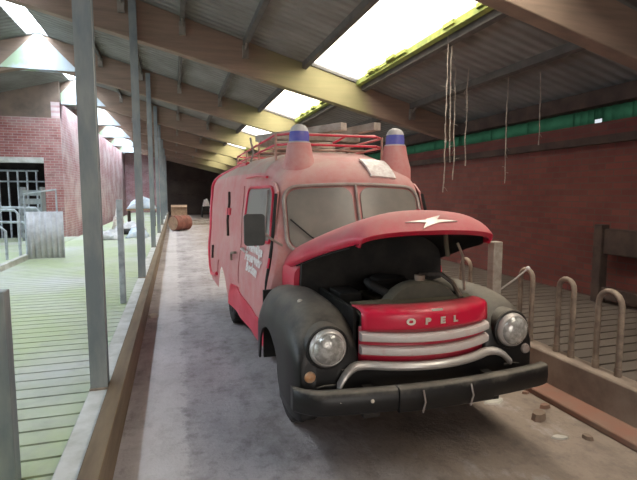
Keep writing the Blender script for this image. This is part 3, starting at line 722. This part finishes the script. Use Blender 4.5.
# fenders
def fender(s):
    def tz(Y):
        if Y < 2.95: return .52+.43*max(0, 1-((2.95-Y)/.50)**3.2)**(1/3.2)
        return .95-.05*((Y-2.95)/.6)**2-(.28*max(0, (Y-3.45)/.2)**2)
    def hwid(Y): 
        q = max(0, min(1, (Y-2.45)/.24)); return .158+.052*math.sqrt(1-(1-q)**2)
    rows = []; Ys = [2.45+.012*i*i*.35 for i in range(8)]
    Ys = [2.45, 2.455, 2.465, 2.48, 2.50, 2.53, 2.57, 2.62]+[2.67+.05*i for i in range(20)]
    for Y in Ys:
        c_ = .62 if s < 0 else .595; h = hwid(Y); t_ = tz(Y); row = []
        zo = .32 if abs(Y-3.2) > .36 else max(.32, .34+math.sqrt(.36**2-(Y-3.2)**2)*.9)
        zmid = min(t_-.04, max(.62, zo+.0)) if True else 0
        zmid = min(zmid, t_-.10) if t_-.10 > zo else t_-.05
        zo = min(zo, zmid-.01)
        for k in range(7): row.append((c_+h, zo+(zmid-zo)*k/6))
        for k in range(1, 25):
            a = PI*k/24; e = 2.5
            row.append((c_+h*math.copysign(abs(math.cos(a))**(2/e), math.cos(a)), zmid+(t_-zmid)*max(0, math.sin(a))**(2/e)))
        for k in range(1, 5): row.append((c_-h, zmid+(.45-zmid)*k/4))
        rows.append([(CX+s*x, Y, z) for x, z in row])
    # nose cap
    a0 = rows[0]; n = len(a0); cap = []
    for i in range(n//2+1):
        a, b = a0[i], a0[n-1-i]; cap.append([(a[0]+(b[0]-a[0])*k/6, 2.45-.012*math.sin(PI*k/6), a[2]+(b[2]-a[2])*k/6) for k in range(7)])
    mb = MB().grid(rows).grid(cap)
    fo = mb.build('fender', 'black', TR, smooth=45, solid=.014)
    fo['label'] = 'black rounded front fender'
    # headlight
    hx, hy, hz = CX+(-.635 if s < 0 else .60), 2.43, .74
    hl = MB().lathe([(.108, .03), (.110, .015), (.107, .0), (.101, -.016), (.094, -.022), (.09, -.02), (.0, -.02)], (hx, hy, hz), (0, 1, 0), 36).build('headlight', 'chrome', TR)
    MB().lathe([(.092, 0), (.085, -.016), (.068, -.028), (.045, -.036), (.02, -.041), (.0001, -.042)], (hx, hy-.018, hz), (0, 1, 0), 36).build('lens', 'lens', hl)
    MB().lathe([(.119, .02), (.124, .03), (.126, .16), (.0001, .17)], (hx, hy, hz), (0, 1, 0), 36).build('headlight_bucket', 'black', hl)
    mb = MB()
    for k in range(9):
        xx = -.07+.0175*k; hh = math.sqrt(.083**2-xx**2); mb.tube([(hx+xx, hy-.050+abs(xx)*.22+.4*(q*hh)**2/.1*.5, hz+q*hh) for q in (-.95, -.5, 0, .5, .95)], .0022, 5)
    mb.build('lens_ribs', 'bolt', hl)
    MB().tube([(hx+.116*math.cos(a), hy+.02, hz+.116*math.sin(a)) for a in [2*PI*k/36 for k in range(36)]], .012, 8, True).build('headlight_rim', 'black', hl)
    ix, iz = CX+(-.735 if s < 0 else .72), (.575 if s < 0 else .60)
    ind = MB().lathe([(.034, .05), (.034, .0), (.028, -.014), (.0001, -.02)], (ix, 2.455, iz), (0, 1, 0), 20).build('indicator_lamp', 'orange' if s < 0 else 'gasket', TR)
    if s < 0:
        MB().lathe([(.018, 0), (.018, .012), (.01, .018), (.0001, .02)], (CX-.70, 2.80, .925), (0, -.2, 1), 12).build('fender_bolt', 'bolt', fo)
    # tyre and hub
    return fo
fl = fender(-1); fr = fender(1)
# fender marker whip with a pale knob on the right fender
t_ = MB().tube([(CX+.75, 2.75, .93), (CX+.84, 2.72, 1.0), (CX+.93, 2.70, 1.075)], .006, 6).build('marker_whip', 'gasket', fr)
MB().lathe([(.0001, -.014), (.012, -.008), (.015, 0), (.012, .008), (.0001, .014)], (CX+.935, 2.70, 1.08), (1, 0, .7), 12).build('knob', 'white', t_)
def wheel(x, y, s, name='wheel'):
    c = (x, y, .34); 
    t = MB().lathe([(.20, -.085), (.29, -.095), (.325, -.085), (.34, -.06), (.34, .06), (.325, .085), (.29, .095), (.20, .085)], c, (1, 0, 0), 40).build(name, 'rubber', TR)
    MB().lathe([(.0001, s*-.0), (.08, s*.03), (.10, s*.075), (.06, s*.085), (.0001, s*.09)], c, (1, 0, 0), 20).lathe([(.0001, s*.02), (.205, s*.03), (.215, s*.096), (.195, s*.09), (.18, s*.04), (.0001, s*.03)], c, (1,0,0), 30).build('hub', 'dark', t)
    mb = MB()
    for k in range(40):
        a = 2*PI*k/40; mb.bar((x-.075, y+.338*math.cos(a), .34+.338*math.sin(a)), (x+.075, y+.338*math.cos(a+.08), .34+.338*math.sin(a+.08)), .022, .012, (0, math.cos(a), math.sin(a)))
    mb.build('tread', 'rubber', t, smooth=0)
for x, y, s in ((-.62, 3.17, -1), (.62, 3.17, 1), (-.70, 5.85, -1), (.70, 5.85, 1)): wheel(CX+x, y, s)
MB().box(CX-.56, CX+.56, 5.3, 6.5, .42, .95).build('wheel_housing', 'dark', TR, smooth=0)
MB().tube([(CX-.6, 3.17, .34), (CX+.6, 3.17, .34)], .04).tube([(CX-.6, 5.85, .34), (CX+.6, 5.85, .34)], .05).build('axle', 'dark', TR)
# inner wheel housing and engine bay walls
for s in (-.44, .42): MB().box(CX+s, CX+s+.02, 2.55, 3.24, .45, .92).build('bay_wall', 'dark', TR, smooth=0)

for s in (-1, 1): MB().box(*sorted((CX+s*.80, CX+s*.45)), 3.53, 3.56, .33, .86).build('splash_plate', 'dark', TR, smooth=0)
# nose: red panel with lettering, grille bars
NZ = .045
def ny(x): return 2.335+.125*(abs(x)/.43)**2
def nose(u, v, off): return (CX+u, ny(u)-off, v)
rows = []
for z, back in ((.785, 0.0), (.80, 0), (.83, 0), (.862, .001), (.882, .006), (.896, .02), (.903, .045), (.905, .10), (.90, .16)):
    rows.append([(CX+x, ny(x)+back, NZ+z-.012*(x/.43)**2) for x in [-.425+.85*k/24 for k in range(25)]])
np_ = MB().grid(rows).build('nose_panel', 'red_clean', TR, smooth=50, solid=.01); np_['label'] = 'bright red nose panel'
for ch, cx_ in zip('OPEL', (-.165, -.065, .03, .12)):
    v, f = text_mesh(ch, .05, 1, 1, .003)
    MB().add([nose(cx_+x*1.25, .858+y, .006) for x, y, z in v], f).build('letter', 'bolt', np_, smooth=0, solid=.003)
MB().patch([(u-.0, vv) for u, vv in densify(rrect(-.035, .035, .884, .896, .004), .02)], lambda u, v_, off: (CX+u, ny(u)-off+.012, v_+NZ), .006, 1).build('badge', 'bolt', np_)
rows = [[(CX+x, ny(x)+.03, z) for x in [-.43+.86*k/20 for k in range(21)]] for z in (.615, .7, .83)]
MB().grid(rows).build('grille_back', 'red', TR, solid=.01)
def grillebar(z, h, name, ext=.428):
    rows = []
    prof = [(.03, h/2), (.0, h/2), (-.018, h*.35), (-.022, 0), (-.018, -h*.35), (.0, -h/2), (.03, -h/2)]
    for k in range(29):
        x = -ext+2*ext*k/28; rows.append([(CX+x, ny(x)+dy, z+dz) for dy, dz in prof])
    return MB().grid(rows, True, True).build(name, 'bar', TR, smooth=50)
grillebar(.778, .052, 'grille_bar'); grillebar(.70, .052, 'grille_bar')
for z in (.745, .664):
    MB().tube([nose(x, z, -.02) for x in [-.42+.84*k/20 for k in range(21)]], .006, 6).build('grille_wire', 'red', TR)
# long lower bar drooping at its ends
pts = []
for k in range(41):
    x = -.585+1.145*k/40; a = max(0, (abs(x)-.46)/.125)
    pts.append((x, .618-.10*a**2, ny(min(abs(x), .40))-.018-.03*min(a, 1)))
rows = [[(CX+x, y+dy, z+dz) for dy, dz in ((.03, .02), (0, .025), (-.022, .016), (-.028, 0), (-.022, -.016), (0, -.025), (.03, -.02))] for x, z, y in pts]
MB().grid(rows, True, True).build('lower_grille_bar', 'chrome', TR, smooth=50)
MB().box(CX-.55, CX+.55, 2.44, 2.46, .36, .60).build('front_apron', 'black', TR, smooth=0)
# bumper in three lengths
def bumper(x0, x1, out, h, name):
    rows = []; n = 16
    for k in range(n+1):
        x = x0+(x1-x0)*k/n; t = abs(x)/.86
        y = 2.21+.09*t**2+.10*max(0, (t-.8)/.2)**2.4 - out
        rows.append([(CX+x, y+dy, z) for dy, z in ((.06, .548+h), (.012, .548+h), (0, .538+h), (-.006, .483), (0, .43-h), (.012, .42-h), (.06, .42-h))])
    return MB().grid(rows, True, True).build(name, 'black', TR, smooth=50, solid=.006)
bl = bumper(-.85, -.29, 0, 0, 'bumper_end'); bc = bumper(-.30, .30, .016, .006, 'bumper_centre'); br = bumper(.29, .755, 0, 0, 'bumper_end')
for x in (-.17, .13): MB().tube([(CX+x, 2.185, .415), (CX+x, 2.16, .483), (CX+x, 2.185, .54)], .005, 6).build('bumper_seam', 'gasket', bc)
for x in (-.62, -.45): MB().lathe([(.012, 0), (.010, -.008), (.0001, -.01)], (CX+x, 2.262 if x < -.5 else 2.235, .495), (0, 1, 0), 12).build('bumper_bolt', 'bolt', bl)
for s in (-1, 1): MB().box(CX+s*.4-.03, CX+s*.4+.03, 2.24, 2.46, .43, .50).build('bumper_bracket', 'dark', TR, smooth=0)

# under the hood
MB().box(CX-.40, CX+.40, 2.52, 2.545, .45, .90).hexa([(CX-.42, 2.47, .885), (CX+.42, 2.47, .885), (CX+.42, 2.66, .93), (CX-.42, 2.66, .93), (CX-.42, 2.47, .895), (CX+.42, 2.47, .895), (CX+.42, 2.66, .94), (CX-.42, 2.66, .94)]).build('radiator_support', 'support', TR, smooth=0)
prof = []
rows = []
for y in (2.64, 2.66, 2.74, 2.76):
    i_ = .012 if y in (2.64, 2.76) else 0
    rows.append([(CX+.08+x*(1-i_), y, .72+(.30*(1-(abs(x)/.31)**2.6)**.6 if abs(x) < .31 else 0)+.02-i_) for x in [-.31+.62*k/24 for k in range(25)]])
MB().grid(rows, True, True).build('radiator', 'engine', TR, smooth=50)
MB().lathe([(.03, 0), (.035, .03), (.035, .045), (0.0001, .05)], (CX+.08, 2.70, 1.03), (0,0,1), 14).build('radiator_cap', 'rust', TR)
MB().lathe([(.0001, 0), (.13, 0), (.14, .02), (.14, .09), (.12, .11), (.0001, .12)], (CX+.02, 3.05, .90), (0,0,1), 24).build('air_filter', 'dark', TR)
MB().box(CX-.14, CX+.16, 2.80, 3.25, .5, .88).build('engine_block', 'engine', TR, smooth=0, bevel=.02)
MB().tube([(CX-.12, 2.75, .95), (CX-.2, 2.82, 1.0), (CX-.18, 2.95, 1.0), (CX-.1, 3.05, .93)], .028, 10).build('coolant_hose', 'black_rubber', TR)
MB().tube([(CX+.33, 2.60, .93), (CX+.36, 2.75, 1.0), (CX+.37, 2.9, 1.03), (CX+.36, 3.2, .98)], .016, 8).build('cable_loom', 'rust', TR)
MB().box(CX-.38, CX-.22, 2.95, 3.18, .72, .93).build('battery', 'dark', TR, smooth=0, bevel=.01)

# mirror on its arm
ma = MB().tube([(CX-.64, 3.57, 1.20), (CX-.74, 3.50, 1.26), (CX-.83, 3.42, 1.33)], .010, 8).build('mirror_arm', 'gasket', TR)
MB().patch(densify(rrect(-.075, .075, 1.225, 1.455, .025), .05), lambda u, v_, off: (CX-.885+u, 3.40-off, v_), .022, 3).patch(densify(rrect(-.075, .075, 1.225, 1.455, .025), .05), lambda u, v_, off: (CX-.885+u, 3.40+off, v_), .01, 3).build('mirror_head', 'mirror', ma)

# blue beacons on conical bases
def beacon(x):
    y = 3.95; z0 = 1.86
    b = MB().lathe([(.148, -.14), (.146, -.03), (.130, .02), (.116, .08), (.102, .155), (.101, .16), (.101, .168), (.096, .17), (.0001, .17)], (CX+x, y, z0), (0, 0, 1), 32).build('beacon_base', 'pink', TR, smooth=35)
    b['label'] = 'dusty pink conical beacon base'
    MB().lathe([(.0001, .168), (.094, .168), (.094, .182), (.0001, .182)], (CX+x, y, z0), (0,0,1), 28).build('beacon_ring', 'domecap', b)
    d_ = MB().lathe([(.086, .180), (.086, .235), (.080, .268), (.0001, .270)], (CX+x, y, z0), (0,0,1), 28).build('beacon_dome', 'blue', b)
    MB().lathe([(.0805, .267), (.071, .295), (.055, .315), (.028, .328), (.0001, .331)], (CX+x, y, z0), (0,0,1), 28).build('dome_cap', 'domecap', d_)
beacon(-.40); beacon(.50)
# pale plate at the roof edge, a reflection of light painted on
def brow(u, a, off):
    z = roofz(3.8)-.20*(1-math.sin(a))-.05*(abs(u)/.6)**2.5; back = 1-math.cos(a); return (CX+u, YF+lean(z)+.29*back+vee(u)*(1-back)-off*.8, z+off*.6)
MB().patch(densify([(.16, .05), (.40, .05), (.36, .95), (.12, .95)], .06), brow, .016, 4).build('roof_sheen', 'white', TR)

# roof rack
rk = MB(); z1, z2 = 2.05, 2.14
def rtube(name, pts, r=.012): return MB().tube(pts, r, 8).build(name, 'roofp' if name in ('cross_tube', 'rack_post') else 'red', rack, smooth=50)
rack = bpy.data.objects.new('roof_rack', None); C.objects.link(rack); rack.parent = TR; rack.location = (0, 0.6, 2.0)
hx = .53
for z in (z1, z2):
    for s in (-1, 1): rtube('side_rail', [(CX+s*hx*.8, 4.20, z), (CX+s*hx, 4.32, z), (CX+s*hx, 7.0, z), (CX+s*hx*.8, 7.12, z)])
    rtube('end_rail', [(CX-hx*.8, 4.20, z), (CX+hx*.8, 4.20, z)])
    rtube('end_rail', [(CX-hx*.8, 7.12, z), (CX+hx*.8, 7.12, z)])
for s in (-1, 1):
    for y in (4.3, 5.2, 6.1, 7.0): rtube('rack_post', [(CX+s*hx, y, 1.84), (CX+s*hx, y, z2+.01)])
for y in (4.7, 5.2, 5.7, 6.2, 6.7): rtube('cross_tube', [(CX-hx, y, z1), (CX+hx, y, z1)], .012)
for x in (-.2, .2): rtube('cross_tube', [(CX+x, 4.2, z1), (CX+x, 7.12, z1)], .012)
rtube('loose_rail', [(CX+.0, 4.24, 2.07), (CX+.12, 4.22, 2.14), (CX+.42, 4.22, 2.15)])
MB().tube([(CX-.62, 5.2, 1.95), (CX-.60, 5.15, 2.05), (CX-.64, 5.1, 2.20)], .012, 6).build('strap', 'gasket', rack)
# square timbers on the rack
for p, q, l in (((1.00, 5.8, 2.271), (1.64, 4.5, 2.271), 'square grey timber on the truck roof rack, ending left'), ((1.60, 5.8, 2.271), (1.96, 4.4, 2.271), 'square grey timber on the truck roof rack, ending right'),
                ((1.02, 4.80, 2.193), (1.92, 4.80, 2.193), 'grey timber across the front of the truck roof rack, under the others'), ((.98, 5.62, 2.193), (1.92, 5.62, 2.193), 'grey timber across the roof rack further back, under the others')):
    tag(MB().bar(p, q, .085, .075).build('timber', 'beamwood', smooth=0, bevel=.004), l, 'timber', 'timbers on the roof rack')
